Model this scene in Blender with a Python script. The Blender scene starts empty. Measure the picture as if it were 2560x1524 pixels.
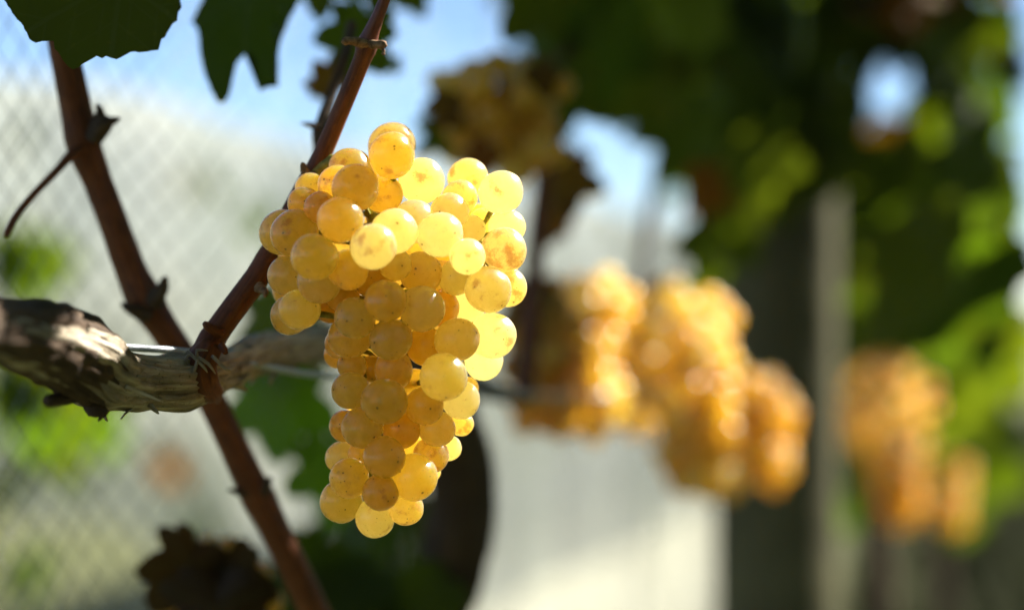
import bpy, bmesh, math, random
from mathutils import Vector, Matrix, noise, Euler, Quaternion

random.seed(11)
SC = bpy.context.scene
COL = SC.collection

# ------------------------------------------------------------------ camera
LENS, SENSOR, PW, PH = 66.0, 36.0, 2560.0, 1524.0
K = SENSOR / LENS / PW                 # metres per photo pixel per metre of depth
CAM_Z = 1.0
FOCUS = 0.592
cam_d = bpy.data.cameras.new('camera')
cam_d.lens, cam_d.sensor_width, cam_d.sensor_fit = LENS, SENSOR, 'HORIZONTAL'
cam_d.clip_start, cam_d.clip_end = 0.02, 3000
cam_d.dof.use_dof = True
cam_d.dof.focus_distance = FOCUS
cam_d.dof.aperture_fstop = 3.5
cam = bpy.data.objects.new('camera', cam_d)
COL.objects.link(cam)
cam.location = (0, 0, CAM_Z)
cam.rotation_euler = (math.radians(90), 0, 0)
SC.camera = cam

# ------------------------------------------------------------------ light
SUN_AZ, SUN_EL = math.radians(58), math.radians(42)      # azimuth from +Y towards +X
SUN = Vector((math.sin(SUN_AZ) * math.cos(SUN_EL), math.cos(SUN_AZ) * math.cos(SUN_EL), math.sin(SUN_EL)))
world = bpy.data.worlds.new('World')
SC.world = world
world.use_nodes = True
wn = world.node_tree.nodes
wl = world.node_tree.links
bg = wn['Background']
sky = wn.new('ShaderNodeTexSky')
sky.sky_type = 'NISHITA'
sky.sun_disc = False
sky.sun_elevation = SUN_EL
sky.sun_rotation = SUN_AZ
sky.air_density = 1.0
sky.dust_density = 0.0
sky.ozone_density = 3.0
sky.altitude = 2500
wl.new(sky.outputs[0], bg.inputs[0])
bg.inputs[1].default_value = 0.05
sun_d = bpy.data.lights.new('sun', 'SUN')
sun_d.energy = 5.0
sun_d.angle = math.radians(0.53)
sun_d.color = (1.0, 0.94, 0.82)
sun = bpy.data.objects.new('sun', sun_d)
COL.objects.link(sun)
sun.rotation_euler = SUN.to_track_quat('Z', 'Y').to_euler()
sun.location = SUN * 20
SC.view_settings.view_transform = 'Standard'
SC.view_settings.look = 'None'
SC.view_settings.gamma = 1.0
SC.view_settings.exposure = 1.98
SC.view_settings.use_curve_mapping = False

SC.render.engine = 'CYCLES'
cy = SC.cycles
cy.use_denoising = True
try:
    cy.denoiser = 'OPENIMAGEDENOISE'
    cy.denoising_input_passes = 'RGB_ALBEDO_NORMAL'
except Exception:
    pass
cy.use_adaptive_sampling = True
cy.adaptive_threshold = 0.015
cy.max_bounces = 10
cy.diffuse_bounces = 2
cy.glossy_bounces = 4
cy.transmission_bounces = 8
cy.transparent_max_bounces = 24
cy.sample_clamp_indirect = 6.0
cy.caustics_reflective = False
cy.caustics_refractive = False


def at(px, py, D):
    return Vector(((px - PW / 2) * K * D, D, CAM_Z - (py - PH / 2) * K * D))


# ------------------------------------------------------------------ node helpers
def new_mat(name):
    m = bpy.data.materials.new(name)
    m.use_nodes = True
    nt = m.node_tree
    nt.nodes.clear()
    out = nt.nodes.new('ShaderNodeOutputMaterial')
    return m, nt, out


class G:
    """small node graph writer"""
    def __init__(self, nt):
        self.nt = nt

    def n(self, t, **kw):
        nd = self.nt.nodes.new(t)
        for k, v in kw.items():
            setattr(nd, k, v)
        return nd

    def put(self, sock, v):
        if hasattr(v, 'is_linked') or isinstance(v, bpy.types.NodeSocket):
            self.nt.links.new(v, sock)
        elif v is not None:
            sock.default_value = v

    def math(self, op, a, b=None, c=None, clamp=False):
        nd = self.n('ShaderNodeMath', operation=op, use_clamp=clamp)
        for i, v in enumerate((a, b, c)):
            if v is not None:
                self.put(nd.inputs[i], v)
        return nd.outputs[0]

    def vmath(self, op, a, b=None):
        nd = self.n('ShaderNodeVectorMath', operation=op)
        self.put(nd.inputs[0], a)
        if b is not None:
            self.put(nd.inputs[1], b)
        return nd.outputs['Value'] if op in ('LENGTH', 'DISTANCE', 'DOT_PRODUCT') else nd.outputs[0]

    def noise(self, vec, scale, detail=3.0, rough=0.55, dist=0.0):
        nd = self.n('ShaderNodeTexNoise')
        self.put(nd.inputs['Vector'], vec)
        nd.inputs['Scale'].default_value = scale
        nd.inputs['Detail'].default_value = detail
        nd.inputs['Roughness'].default_value = rough
        nd.inputs['Distortion'].default_value = dist
        return nd.outputs['Fac']

    def ramp(self, fac, stops, interp='LINEAR'):
        nd = self.n('ShaderNodeValToRGB')
        cr = nd.color_ramp
        cr.interpolation = interp
        while len(cr.elements) < len(stops):
            cr.elements.new(0.5)
        for e, (p, c) in zip(cr.elements, stops):
            e.position = p
            e.color = c if len(c) == 4 else (*c, 1)
        self.put(nd.inputs[0], fac)
        return nd.outputs[0]

    def smooth(self, v, lo, hi):
        nd = self.n('ShaderNodeMapRange', interpolation_type='SMOOTHSTEP')
        self.put(nd.inputs[0], v)
        nd.inputs[1].default_value = lo
        nd.inputs[2].default_value = hi
        nd.inputs[3].default_value = 0
        nd.inputs[4].default_value = 1
        return nd.outputs[0]

    def mix(self, fac, a, b, blend='MIX'):
        nd = self.n('ShaderNodeMix', data_type='RGBA', blend_type=blend)
        self.put(nd.inputs[0], fac)
        self.put(nd.inputs[6], a if not (isinstance(a, tuple) and len(a) == 3) else (*a, 1))
        self.put(nd.inputs[7], b if not (isinstance(b, tuple) and len(b) == 3) else (*b, 1))
        return nd.outputs[2]

    def bump(self, h, strength, dist):
        nd = self.n('ShaderNodeBump')
        nd.inputs['Strength'].default_value = strength
        nd.inputs['Distance'].default_value = dist
        self.put(nd.inputs['Height'], h)
        return nd.outputs[0]

    def mixsh(self, fac, a, b):
        nd = self.n('ShaderNodeMixShader')
        self.put(nd.inputs[0], fac)
        self.nt.links.new(a, nd.inputs[1])
        self.nt.links.new(b, nd.inputs[2])
        return nd.outputs[0]


def principled(g, col, rough=0.6, spec=0.4, normal=None, **kw):
    p = g.n('ShaderNodeBsdfPrincipled')
    g.put(p.inputs['Base Color'], (*col, 1) if isinstance(col, tuple) and len(col) == 3 else col)
    g.put(p.inputs['Roughness'], rough)
    p.inputs['Specular IOR Level'].default_value = spec
    if normal is not None:
        g.put(p.inputs['Normal'], normal)
    for k, v in kw.items():
        g.put(p.inputs[k], v)
    return p


# ------------------------------------------------------------------ materials
TRANSL = 0.90


def mat_grape():
    m, nt, out = new_mat('grape_skin')
    g = G(nt)
    oc = g.n('ShaderNodeTexCoord').outputs['Object']
    oi = g.n('ShaderNodeObjectInfo')
    rnd = oi.outputs['Random']
    sep = g.n('ShaderNodeSeparateColor')
    g.put(sep.inputs[0], oi.outputs['Color'])
    ripe, russ, pale = sep.outputs[0], sep.outputs[1], sep.outputs[2]
    off = g.vmath('ADD', oc, g.n('ShaderNodeCombineXYZ').outputs[0])
    comb = off.node.inputs[1].links[0].from_node
    g.put(comb.inputs[0], g.math('MULTIPLY', rnd, 37.0))
    g.put(comb.inputs[1], g.math('MULTIPLY', rnd, 91.0))
    g.put(comb.inputs[2], g.math('MULTIPLY', rnd, 53.0))
    # flesh colour: green gold to amber; sunlit berries painted paler, shaded ones deeper
    base = g.ramp(ripe, [(0.0, (0.995, 0.975, 0.60)), (0.45, (0.97, 0.69, 0.10)), (1.0, (0.88, 0.46, 0.055))])
    mott = g.noise(off, 1.6, 3, 0.5)
    base = g.mix(g.math('MULTIPLY', mott, 0.22), base, (0.92, 0.58, 0.10))
    # russet blush
    rn = g.noise(off, 1.3, 2, 0.5)
    rn2 = g.noise(off, 13.0, 5, 0.75)
    r = g.math('ADD', g.math('MULTIPLY', rn, 1.0), g.math('MULTIPLY', rn2, 0.42))
    r = g.math('ADD', r, g.math('MULTIPLY', russ, 0.35))
    rmask = g.math('MULTIPLY', g.smooth(r, 0.89, 1.10), 0.72)
    base = g.mix(rmask, base, (0.46, 0.14, 0.035))
    # lenticel specks
    v = g.n('ShaderNodeTexVoronoi', feature='F1')
    g.put(v.inputs['Vector'], off)
    v.inputs['Scale'].default_value = 4.6
    v.inputs['Randomness'].default_value = 1.0
    vs = g.n('ShaderNodeSeparateColor')
    g.put(vs.inputs[0], v.outputs['Color'])
    th = g.math('MULTIPLY_ADD', g.math('POWER', vs.outputs[0], 5.0), 0.15, 0.045)
    d = g.math('SUBTRACT', th, v.outputs['Distance'])
    spk = g.smooth(d, -0.02, 0.03)
    spk = g.math('MULTIPLY', spk, g.smooth(vs.outputs[1], 0.25, 0.4))
    v2 = g.n('ShaderNodeTexVoronoi', feature='F1')
    g.put(v2.inputs['Vector'], off)
    v2.inputs['Scale'].default_value = 8.0
    v2s = g.n('ShaderNodeSeparateColor')
    g.put(v2s.inputs[0], v2.outputs['Color'])
    spk2 = g.math('MULTIPLY', g.smooth(g.math('SUBTRACT', 0.10, v2.outputs['Distance']), -0.03, 0.03),
                  g.smooth(v2s.outputs[0], 0.45, 0.55))
    spk = g.math('MAXIMUM', spk, g.math('MULTIPLY', spk2, 0.7))
    # stylar scar at the free pole (+Z)
    pole = g.vmath('DISTANCE', oc, (0, 0, 1.0))
    pn = g.math('ADD', pole, g.math('MULTIPLY', g.math('SUBTRACT', rn2, 0.5), 0.13))
    scar = g.math('SUBTRACT', 1.0, g.smooth(pn, 0.025, 0.075))
    halo = g.math('MULTIPLY', g.math('SUBTRACT', 1.0, g.smooth(pole, 0.1, 0.42)), 0.25)
    base = g.mix(halo, base, (0.55, 0.28, 0.08))
    spk = g.math('MAXIMUM', spk, scar)
    skin = g.mix(g.math('MULTIPLY', spk, 0.9), base, (0.10, 0.035, 0.012))
    # dusty bloom changes the gloss
    bl = g.noise(off, 2.2, 4, 0.6)
    rough = g.math('MULTIPLY_ADD', bl, 0.26, 0.14)
    fine = g.noise(off, 26, 3, 0.6)
    h = g.math('ADD', g.math('MULTIPLY', fine, 0.25), g.noise(off, 3.0, 2, 0.5))
    nrm = g.bump(h, 0.06, 0.0012)
    p = principled(g, skin, 0.6, 0.0, nrm)
    p.subsurface_method = 'RANDOM_WALK'
    sw = g.math('MULTIPLY_ADD', g.math('MAXIMUM', spk, g.math('MULTIPLY', rmask, 0.45)), -0.75, 1.0)
    g.put(p.inputs['Subsurface Weight'], sw)
    p.inputs['Subsurface Radius'].default_value = (1.0, 0.72, 0.26)
    p.inputs['Subsurface Scale'].default_value = 0.05
    p.inputs['Subsurface Anisotropy'].default_value = 0.85
    p.inputs['IOR'].default_value = 1.4
    # the bloom itself: a thin dusty veil
    # light that crosses the watery flesh
    tl = g.n('ShaderNodeBsdfTranslucent')
    g.put(tl.inputs[0], g.mix(0.2, skin, (1.0, 0.95, 0.45)))
    fac = g.math('MULTIPLY', sw, TRANSL)
    body = g.mixsh(fac, p.outputs[0], tl.outputs[0])
    # waxy skin: a dusty white veil and a fresnel gloss on top
    veil = g.n('ShaderNodeBsdfDiffuse')
    g.put(veil.inputs[0], (0.85, 0.80, 0.74, 1))
    vf = g.math('MULTIPLY_ADD', g.smooth(bl, 0.35, 0.7), 0.025, 0.006)
    body = g.mixsh(vf, body, veil.outputs[0])
    gl = g.n('ShaderNodeBsdfGlossy')
    g.put(gl.inputs['Color'], (1, 1, 1, 1))
    g.put(gl.inputs['Roughness'], rough)
    g.put(gl.inputs['Normal'], nrm)
    fr = g.n('ShaderNodeFresnel')
    fr.inputs[0].default_value = 1.42
    g.put(fr.inputs[1], nrm)
    geo = g.n('ShaderNodeNewGeometry')
    ff = g.math('MULTIPLY', fr.outputs[0], g.math('SUBTRACT', 1.0, geo.outputs['Backfacing']))
    nt.links.new(g.mixsh(ff, body, gl.outputs[0]), out.inputs[0])
    return m


def mat_wood(name, c_dark, c_mid, c_light, stretch=0.08, scale=900, rough=0.62, bump=0.5, bdist=0.0006, speck=True, spec=0.35):
    m, nt, out = new_mat(name)
    g = G(nt)
    a = g.n('ShaderNodeAttribute', attribute_name='rest').outputs['Vector']
    st = g.vmath('MULTIPLY', a, (1, 1, stretch))
    n1 = g.noise(st, scale, 4, 0.6, 0.3)
    n2 = g.noise(a, scale * 0.14, 3, 0.6)
    n3 = g.noise(a, scale * 1.4, 3, 0.7)
    f = g.math('ADD', g.math('MULTIPLY', n1, 0.65), g.math('MULTIPLY', n2, 0.35))
    col = g.ramp(f, [(0.30, c_dark), (0.5, c_mid), (0.72, c_light)])
    if speck:
        col = g.mix(g.math('MULTIPLY', g.smooth(n3, 0.60, 0.70), 0.6), col, c_dark)
    h = g.math('ADD', n1, g.math('MULTIPLY', n3, 0.35))
    nrm = g.bump(h, bump, bdist)
    p = principled(g, col, rough, spec, nrm)
    nt.links.new(p.outputs[0], out.inputs[0])
    return m


LOBES = [(0, 1.0), (52, 0.86), (-52, 0.86), (108, 0.66), (-108, 0.66)]


def mat_leaf(name, refl, trans, tw=0.5):
    m, nt, out = new_mat(name)
    g = G(nt)
    a = g.n('ShaderNodeAttribute', attribute_name='rest').outputs['Vector']
    oi = g.n('ShaderNodeObjectInfo')
    off = g.vmath('ADD', a, g.n('ShaderNodeCombineXYZ').outputs[0])
    comb = off.node.inputs[1].links[0].from_node
    g.put(comb.inputs[2], g.math('MULTIPLY', oi.outputs['Random'], 60.0))
    n1 = g.noise(off, 3.0, 4, 0.6)
    n2 = g.noise(off, 22.0, 3, 0.6)
    vein = None
    for ang, ln in LOBES:
        th = math.radians(ang)
        dx, dz = math.sin(th), -math.cos(th)
        par = g.vmath('DOT_PRODUCT', a, (dx, 0, dz))
        per = g.math('ABSOLUTE', g.vmath('DOT_PRODUCT', a, (dz, 0, -dx)))
        w = g.math('SUBTRACT', 1.0, g.smooth(per, 0.004, 0.016))
        w = g.math('MULTIPLY', w, g.smooth(par, 0.0, 0.03))
        # side veins leave each main vein at an angle
        s = g.math('SUBTRACT', par, g.math('MULTIPLY', per, 0.8))
        fr = g.math('ABSOLUTE', g.math('SUBTRACT', g.math('FRACT', g.math('MULTIPLY', s, 7.0)), 0.5))
        side = g.math('MULTIPLY', g.math('SUBTRACT', 1.0, g.smooth(fr, 0.02, 0.07)), g.math('SUBTRACT', 1.0, g.smooth(per, 0.16, 0.24)))
        side = g.math('MULTIPLY', g.math('MULTIPLY', side, g.smooth(par, 0.05, 0.1)), 0.5)
        w = g.math('MAXIMUM', w, side)
        vein = w if vein is None else g.math('MAXIMUM', vein, w)
    var = g.math('MULTIPLY_ADD', n1, 0.9, 0.5)
    tint = oi.outputs['Color']
    cr = g.mix(1.0, (*refl, 1), tint, 'MULTIPLY')
    ct = g.mix(1.0, (*trans, 1), tint, 'MULTIPLY')
    cr = g.mix(g.math('MULTIPLY', vein, 0.14), cr, (0.16, 0.18, 0.06))
    ct = g.mix(g.math('MULTIPLY', vein, 0.3), ct, (0.10, 0.13, 0.02))
    cr = g.mix(1.0, cr, g.ramp(var, [(0, (0.3, 0.3, 0.3)), (1, (1.2, 1.2, 1.2))]), 'MULTIPLY')
    ct = g.mix(g.smooth(n2, 0.6, 0.75), ct, g.mix(0.5, ct, (0.3, 0.3, 0.02)))
    nrm = g.bump(g.math('SUBTRACT', n2, g.math('MULTIPLY', vein, 0.8)), 0.35, 0.001)
    p = principled(g, cr, 0.5, 0.22, nrm)
    t = g.n('ShaderNodeBsdfTranslucent')
    g.put(t.inputs[0], ct)
    sh = g.mixsh(tw, p.outputs[0], t.outputs[0])
    nt.links.new(sh, out.inputs[0])
    return m


def mat_simple(name, col, rough=0.6, spec=0.4, nscale=40, var=0.3, bump=0.2, bdist=0.001, metal=0.0):
    m, nt, out = new_mat(name)
    g = G(nt)
    oc = g.n('ShaderNodeTexCoord').outputs['Object']
    n = g.noise(oc, nscale, 4, 0.6)
    dark = tuple(c * (1 - var) for c in col)
    lite = tuple(min(1, c * (1 + var)) for c in col)
    c = g.ramp(n, [(0.3, dark), (0.7, lite)])
    p = principled(g, c, rough, spec, g.bump(n, bump, bdist), Metallic=metal)
    nt.links.new(p.outputs[0], out.inputs[0])
    return m


def mat_sheet():
    """white bird netting seen from metres away: a thin open fabric"""
    m, nt, out = new_mat('white_net_fabric')
    g = G(nt)
    oc = g.n('ShaderNodeTexCoord').outputs['Object']
    n = g.noise(g.vmath('MULTIPLY', oc, (1, 1, 0.25)), 2.2, 4, 0.6)
    c = g.ramp(n, [(0.3, (0.28, 0.31, 0.26)), (0.7, (0.47, 0.48, 0.45))])
    d = g.n('ShaderNodeBsdfDiffuse')
    g.put(d.inputs[0], c)
    t = g.n('ShaderNodeBsdfTranslucent')
    g.put(t.inputs[0], c)
    tr = g.n('ShaderNodeBsdfTransparent')
    s = g.mixsh(0.5, d.outputs[0], t.outputs[0])
    s = g.mixsh(0.28, s, tr.outputs[0])
    nt.links.new(s, out.inputs[0])
    return m


M = {}
M['grape'] = mat_grape()
M['cane'] = mat_wood('brown_cane_bark', (0.03, 0.006, 0.002), (0.125, 0.033, 0.007), (0.22, 0.068, 0.018))
M['cane_top'] = mat_wood('reddish_cane_bark', (0.05, 0.013, 0.010), (0.15, 0.045, 0.030), (0.22, 0.08, 0.045), rough=0.45)
M['bark'] = mat_wood('old_grey_bark', (0.045, 0.026, 0.015), (0.34, 0.285, 0.21), (0.62, 0.57, 0.48), stretch=0.10, scale=520, rough=0.85, bump=1.0, bdist=0.002)
M['bark_dark'] = mat_wood('dark_trunk_bark', (0.016, 0.009, 0.005), (0.062, 0.037, 0.021), (0.13, 0.085, 0.052), stretch=0.12, scale=300, rough=0.85, bump=0.9, bdist=0.002)
M['bud'] = mat_simple('dry_bud', (0.20, 0.12, 0.065), 0.8, 0.2, 700, 0.6, 0.8, 0.0006)
M['stem'] = mat_simple('green_stalk', (0.26, 0.25, 0.05), 0.55, 0.3, 500, 0.5, 0.5, 0.0004)
M['wire'] = mat_simple('galvanised_wire', (0.36, 0.40, 0.43), 0.42, 0.5, 900, 0.35, 0.3, 0.0003, metal=0.55)
M['leaf'] = mat_leaf('vine_leaf_green', (0.017, 0.026, 0.004), (0.15, 0.24, 0.007), 0.36)
M['leaf_old'] = mat_leaf('vine_leaf_turning', (0.08, 0.042, 0.010), (0.26, 0.11, 0.010), 0.42)
M['net'] = mat_simple('net_cord', (0.22, 0.23, 0.23), 0.6, 0.3, 60, 0.15, 0.1)
M['sheet'] = mat_sheet()
M['post'] = mat_simple('treated_timber', (0.085, 0.08, 0.04), 0.8, 0.25, 14, 0.35, 0.6, 0.004)


# ------------------------------------------------------------------ mesh helpers
def mesh_obj(name, verts, faces, mat, parent=None, loc=None, rest=None, smooth=True):
    me = bpy.data.meshes.new(name)
    me.from_pydata([tuple(v) for v in verts], [], faces)
    if smooth:
        me.polygons.foreach_set('use_smooth', [True] * len(me.polygons))
    if rest is not None:
        at_ = me.attributes.new('rest', 'FLOAT_VECTOR', 'POINT')
        flat = [c for v in rest for c in v]
        at_.data.foreach_set('vector', flat)
    me.materials.append(mat)
    o = bpy.data.objects.new(name, me)
    COL.objects.link(o)
    if parent is not None:
        o.parent = parent
        if loc is None:
            o.location = -parent.location if parent.parent is None else (0, 0, 0)
    if loc is not None:
        o.location = loc
    return o


def empty(name, loc, label, cat, group=None):
    o = bpy.data.objects.new(name, None)
    o.empty_display_size = 0.02
    COL.objects.link(o)
    o.location = loc
    tag(o, label, cat, group)
    return o


def tag(o, label=None, cat=None, group=None, kind=None):
    if label: o['label'] = label
    if cat: o['category'] = cat
    if group: o['group'] = group
    if kind: o['kind'] = kind
    return o


def spline(pts, step):
    """Catmull-Rom through (Vector, radius) control points, sampled by arc length step"""
    out = []
    n = len(pts)
    for i in range(n - 1):
        p0, r0 = pts[max(i - 1, 0)]
        p1, r1 = pts[i]
        p2, r2 = pts[i + 1]
        p3, r3 = pts[min(i + 2, n - 1)]
        L = (p2 - p1).length
        k = max(2, int(L / step))
        for j in range(k):
            t = j / k
            t2, t3 = t * t, t * t * t
            f = lambda a, b, c, d: 0.5 * ((2 * b) + (c - a) * t + (2 * a - 5 * b + 4 * c - d) * t2 + (3 * b - a - 3 * c + d) * t3)
            out.append((Vector(f(p0[q], p1[q], p2[q], p3[q]) for q in range(3)), max(1e-5, r1 + (r2 - r1) * (3 * t2 - 2 * t3))))
    out.append(pts[-1])
    return out


def tube(pts, nseg=14, step=0.004, disp=None, cap=True, raw=False):
    """pts: [(Vector, radius)] -> verts, faces, rest"""
    path = pts if raw else spline(pts, step)
    V, F, R = [], [], []
    up = Vector((0.13, 0.31, 0.94))
    t_prev = None
    x = None
    L = 0.0
    for i, (p, r) in enumerate(path):
        a = path[max(i - 1, 0)][0]
        b = path[min(i + 1, len(path) - 1)][0]
        t = (b - a).normalized()
        if x is None:
            x = t.cross(up)
            if x.length < 1e-4: x = t.cross(Vector((1, 0, 0)))
            x.normalize()
        else:
            x = (x - t * x.dot(t)).normalized()
        y = t.cross(x)
        if i: L += (p - path[i - 1][0]).length
        for k in range(nseg):
            th = 2 * math.pi * k / nseg
            d = x * math.cos(th) + y * math.sin(th)
            rr = r
            if disp: rr = r * (1 + disp(th, L, i / max(1, len(path) - 1)))
            V.append(p + d * rr)
            R.append((math.cos(th) * r, math.sin(th) * r, L))
    n = len(path)
    for i in range(n - 1):
        for k in range(nseg):
            k2 = (k + 1) % nseg
            F.append((i * nseg + k, i * nseg + k2, (i + 1) * nseg + k2, (i + 1) * nseg + k))
    if cap:
        for base, pt in ((0, path[0][0]), ((n - 1) * nseg, path[-1][0])):
            V.append(pt.copy())
            R.append((0, 0, 0 if base == 0 else L))
            c = len(V) - 1
            for k in range(nseg):
                k2 = (k + 1) % nseg
                F.append((c, base + k2, base + k) if base == 0 else (c, base + k, base + k2))
    return V, F, R


class MB:
    def __init__(self):
        self.V, self.F, self.R = [], [], []

    def add(self, vfr):
        v, f, r = vfr
        o = len(self.V)
        self.V += v
        self.R += r
        self.F += [tuple(i + o for i in q) for q in f]
        return self

    def build(self, name, mat, parent=None):
        return mesh_obj(name, self.V, self.F, mat, parent, None, self.R)


def pxpath(rows):
    """rows of (px, py, depth, half-width in photo pixels)"""
    return [(at(px, py, D), r * K * D) for px, py, D, r in rows]


# ------------------------------------------------------------------ leaves
def leaf_outline(th, seed, serr=1.0):
    """radius of a vine leaf at angle th (radians, 0 = tip, +-pi = stalk)"""
    deg = math.degrees(th)
    best = 0.0
    for ang, ln in LOBES:
        d = abs(((deg - ang + 180) % 360) - 180)
        v = ln * (1 - 0.62 * min(1.0, d / 44.0) ** 1.25)
        best = max(best, v)
    d = abs(deg)
    if d > 128:
        basal = 0.60 - 0.40 * ((d - 128) / 52.0) ** 2.2
        best = max(best * 0.9, basal)
    best *= 1 + 0.06 * math.sin(3 * th + seed) + 0.04 * math.sin(5 * th + 2.1 * seed)
    ph = (deg + 17 * seed) * 0.155
    tooth = (ph - math.floor(ph))
    best *= 1 + serr * 0.075 * (tooth - 0.5) * (1 if d < 150 else 0.2)
    return best


def make_leaf_mesh(name, seed, mat, cup=0.2, fold=0.25, nth=120):
    rings = [0.0, 0.22, 0.45, 0.68, 0.86, 1.0]
    V, F, R = [(0, 0, 0)], [], [(0, 0, 0)]
    for q in rings[1:]:
        for k in range(nth):
            th = -math.pi + 2 * math.pi * (k + 0.5) / nth
            rr = leaf_outline(th, seed, 1.0) if q == 1.0 else leaf_outline(th, seed, 0.0) * (1 if q < 1 else 1)
            x, z = math.sin(th) * rr * q, -math.cos(th) * rr * q
            y = cup * (x * x + 0.5 * z * z) - fold * abs(x) * 0.5 + 0.05 * math.sin(4 * th + seed) * q * q
            y += 0.10 * noise.noise(Vector((x * 2.3, z * 2.3, seed * 3.7))) * q
            y += 0.16 * max(0, -z) ** 2
            V.append((x, y, z))
            R.append((x, 0, z))
    for k in range(nth):
        F.append((0, 1 + (k + 1) % nth, 1 + k))
    for i in range(len(rings) - 2):
        b = 1 + i * nth
        for k in range(nth):
            k2 = (k + 1) % nth
            F.append((b + k, b + k2, b + nth + k2, b + nth + k))
    # stalk
    pts = [(Vector((0, 0.0, 0.0)), 0.016), (Vector((0.02, 0.04, 0.25)), 0.014), (Vector((0.0, 0.12, 0.55)), 0.016)]
    v, f, r = tube(pts, 5, 0.12)
    o = len(V)
    V += [tuple(q) for q in v]
    R += r
    F += [tuple(i + o for i in q) for q in f]
    me = bpy.data.meshes.new(name)
    me.from_pydata(V, [], F)
    me.polygons.foreach_set('use_smooth', [True] * len(me.polygons))
    a = me.attributes.new('rest', 'FLOAT_VECTOR', 'POINT')
    a.data.foreach_set('vector', [c for v_ in R for c in v_])
    me.materials.append(mat)
    return me


LEAF_GREEN = [make_leaf_mesh('leaf', s, M['leaf'], c, f) for s, c, f in ((0.3, 0.25, 0.3), (1.7, -0.15, 0.1), (3.1, 0.1, 0.5), (4.4, 0.35, -0.2))]
LEAF_OLD = [make_leaf_mesh('leaf', s, M['leaf_old'], c, f) for s, c, f in ((2.2, 0.5, 0.4), (5.3, -0.3, 0.6))]


def put_leaf(vine, centre, size, roll=0.0, yaw=0.0, pitch=0.0, old=False, tint=None, var=None):
    """centre: world point of the blade's middle; roll turns the tip in the picture plane (degrees, 0 = down)"""
    lib = LEAF_OLD if old else LEAF_GREEN
    me = lib[var % len(lib)] if var is not None else random.choice(lib)
    o = bpy.data.objects.new('leaf', me)
    COL.objects.link(o)
    q = Euler((math.radians(pitch), math.radians(roll), math.radians(yaw)), 'YXZ').to_quaternion()
    o.rotation_mode = 'QUATERNION'
    o.rotation_quaternion = q
    o.scale = (size,) * 3
    c = q @ Vector((0, 0, -0.28 * size))
    o.parent = vine
    o.location = Vector(centre) - c - vine.location
    if tint is None:
        t = random.uniform(0.75, 1.2)
        tint = (t * random.uniform(0.85, 1.25), t, t * random.uniform(0.6, 1.2))
    o.color = (*tint, 1)
    return o


def low_leaf(seed):
    V, F, R_ = [(0, 0, 0)], [], [(0, 0, 0)]
    n = 30
    for q in (0.5, 1.0):
        for k in range(n):
            th = -math.pi + 2 * math.pi * (k + 0.5) / n
            rr = leaf_outline(th, seed, 0.0) * q
            x, z = math.sin(th) * rr, -math.cos(th) * rr
            V.append((x, 0.2 * (x * x + 0.5 * z * z) - 0.14 * abs(x) + 0.1 * noise.noise(Vector((x * 2.3, z * 2.3, seed * 3.7))) * q, z))
            R_.append((x, 0, z))
    F = [(0, 1 + (k + 1) % n, 1 + k) for k in range(n)] + [(1 + k, 1 + (k + 1) % n, 1 + n + (k + 1) % n, 1 + n + k) for k in range(n)]
    return [Vector(v_) for v_ in V], F, R_


LOW = [low_leaf(q) for q in (0.4, 1.9, 3.3)]
SHADE_CANOPY = {}


def shade_leaf(vine_, centre, size, roll=0.0, yaw=0.0, pitch=0.0):
    """one leaf of the unseen foliage, added to shade the scene"""
    V, F, R_ = random.choice(LOW)
    q = Euler((math.radians(pitch), math.radians(roll), math.radians(yaw)), 'YXZ').to_quaternion()
    c = Vector(centre) - q @ Vector((0, 0, -0.28 * size))
    mb = SHADE_CANOPY.setdefault(vine_.name, (vine_, MB()))[1]
    mb.add(([c + q @ (v_ * size) for v_ in V], F, R_))


# ------------------------------------------------------------------ grapes
def grape_mesh(name, seg, rings, mat, seed=0):
    bm = bmesh.new()
    bmesh.ops.create_uvsphere(bm, u_segments=seg, v_segments=rings, radius=1.0)
    for v in bm.verts:
        n_ = noise.noise(v.co * 0.8 + Vector((3 + 7 * seed, 1, 7))) * 0.055 + noise.noise(v.co * 2.1 + Vector((1, 9 * seed, 2))) * 0.012
        v.co *= 1 + n_
    me = bpy.data.meshes.new(name)
    bm.to_mesh(me)
    bm.free()
    me.polygons.foreach_set('use_smooth', [True] * len(me.polygons))
    me.materials.append(mat)
    return me


GRAPE_FINE = [grape_mesh('grape', 48, 32, M['grape'], q) for q in range(6)]
GRAPE_COARSE = grape_mesh('grape', 20, 14, M['grape'])


def put_grape(bunch, pos, r, axis, me, ripe, russ=0.3, sx=1.0, sz=1.0, roll=0.0):
    o = bpy.data.objects.new('grape', me)
    COL.objects.link(o)
    o.parent = bunch
    o.location = pos - bunch.location
    o.rotation_mode = 'QUATERNION'
    q = axis.to_track_quat('Z', 'Y')
    o.rotation_quaternion = q @ Quaternion((0, 0, 1), random.uniform(0, 6.28))
    o.scale = (r * sx, r * sx, r * sz)
    o.color = (ripe, russ, 0.5, 1)
    return o


def pedicel(mb, a, b, r):
    mid = a.lerp(b, 0.55) + Vector((random.uniform(-1, 1), random.uniform(-1, 1), random.uniform(0, 1.5))) * 0.0015
    mb.add(tube([(a, r * 1.1), (mid, r), (b, r * 1.7)], 6, 0.004))


# ------------------------------------------------------------------ main bunch, berry by berry
def z1(x, y): return 600 + x / 2.559, 280 + y / 2.559
def z2(x, y): return 600 + x / 2.394, 780 + y / 2.394


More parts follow.
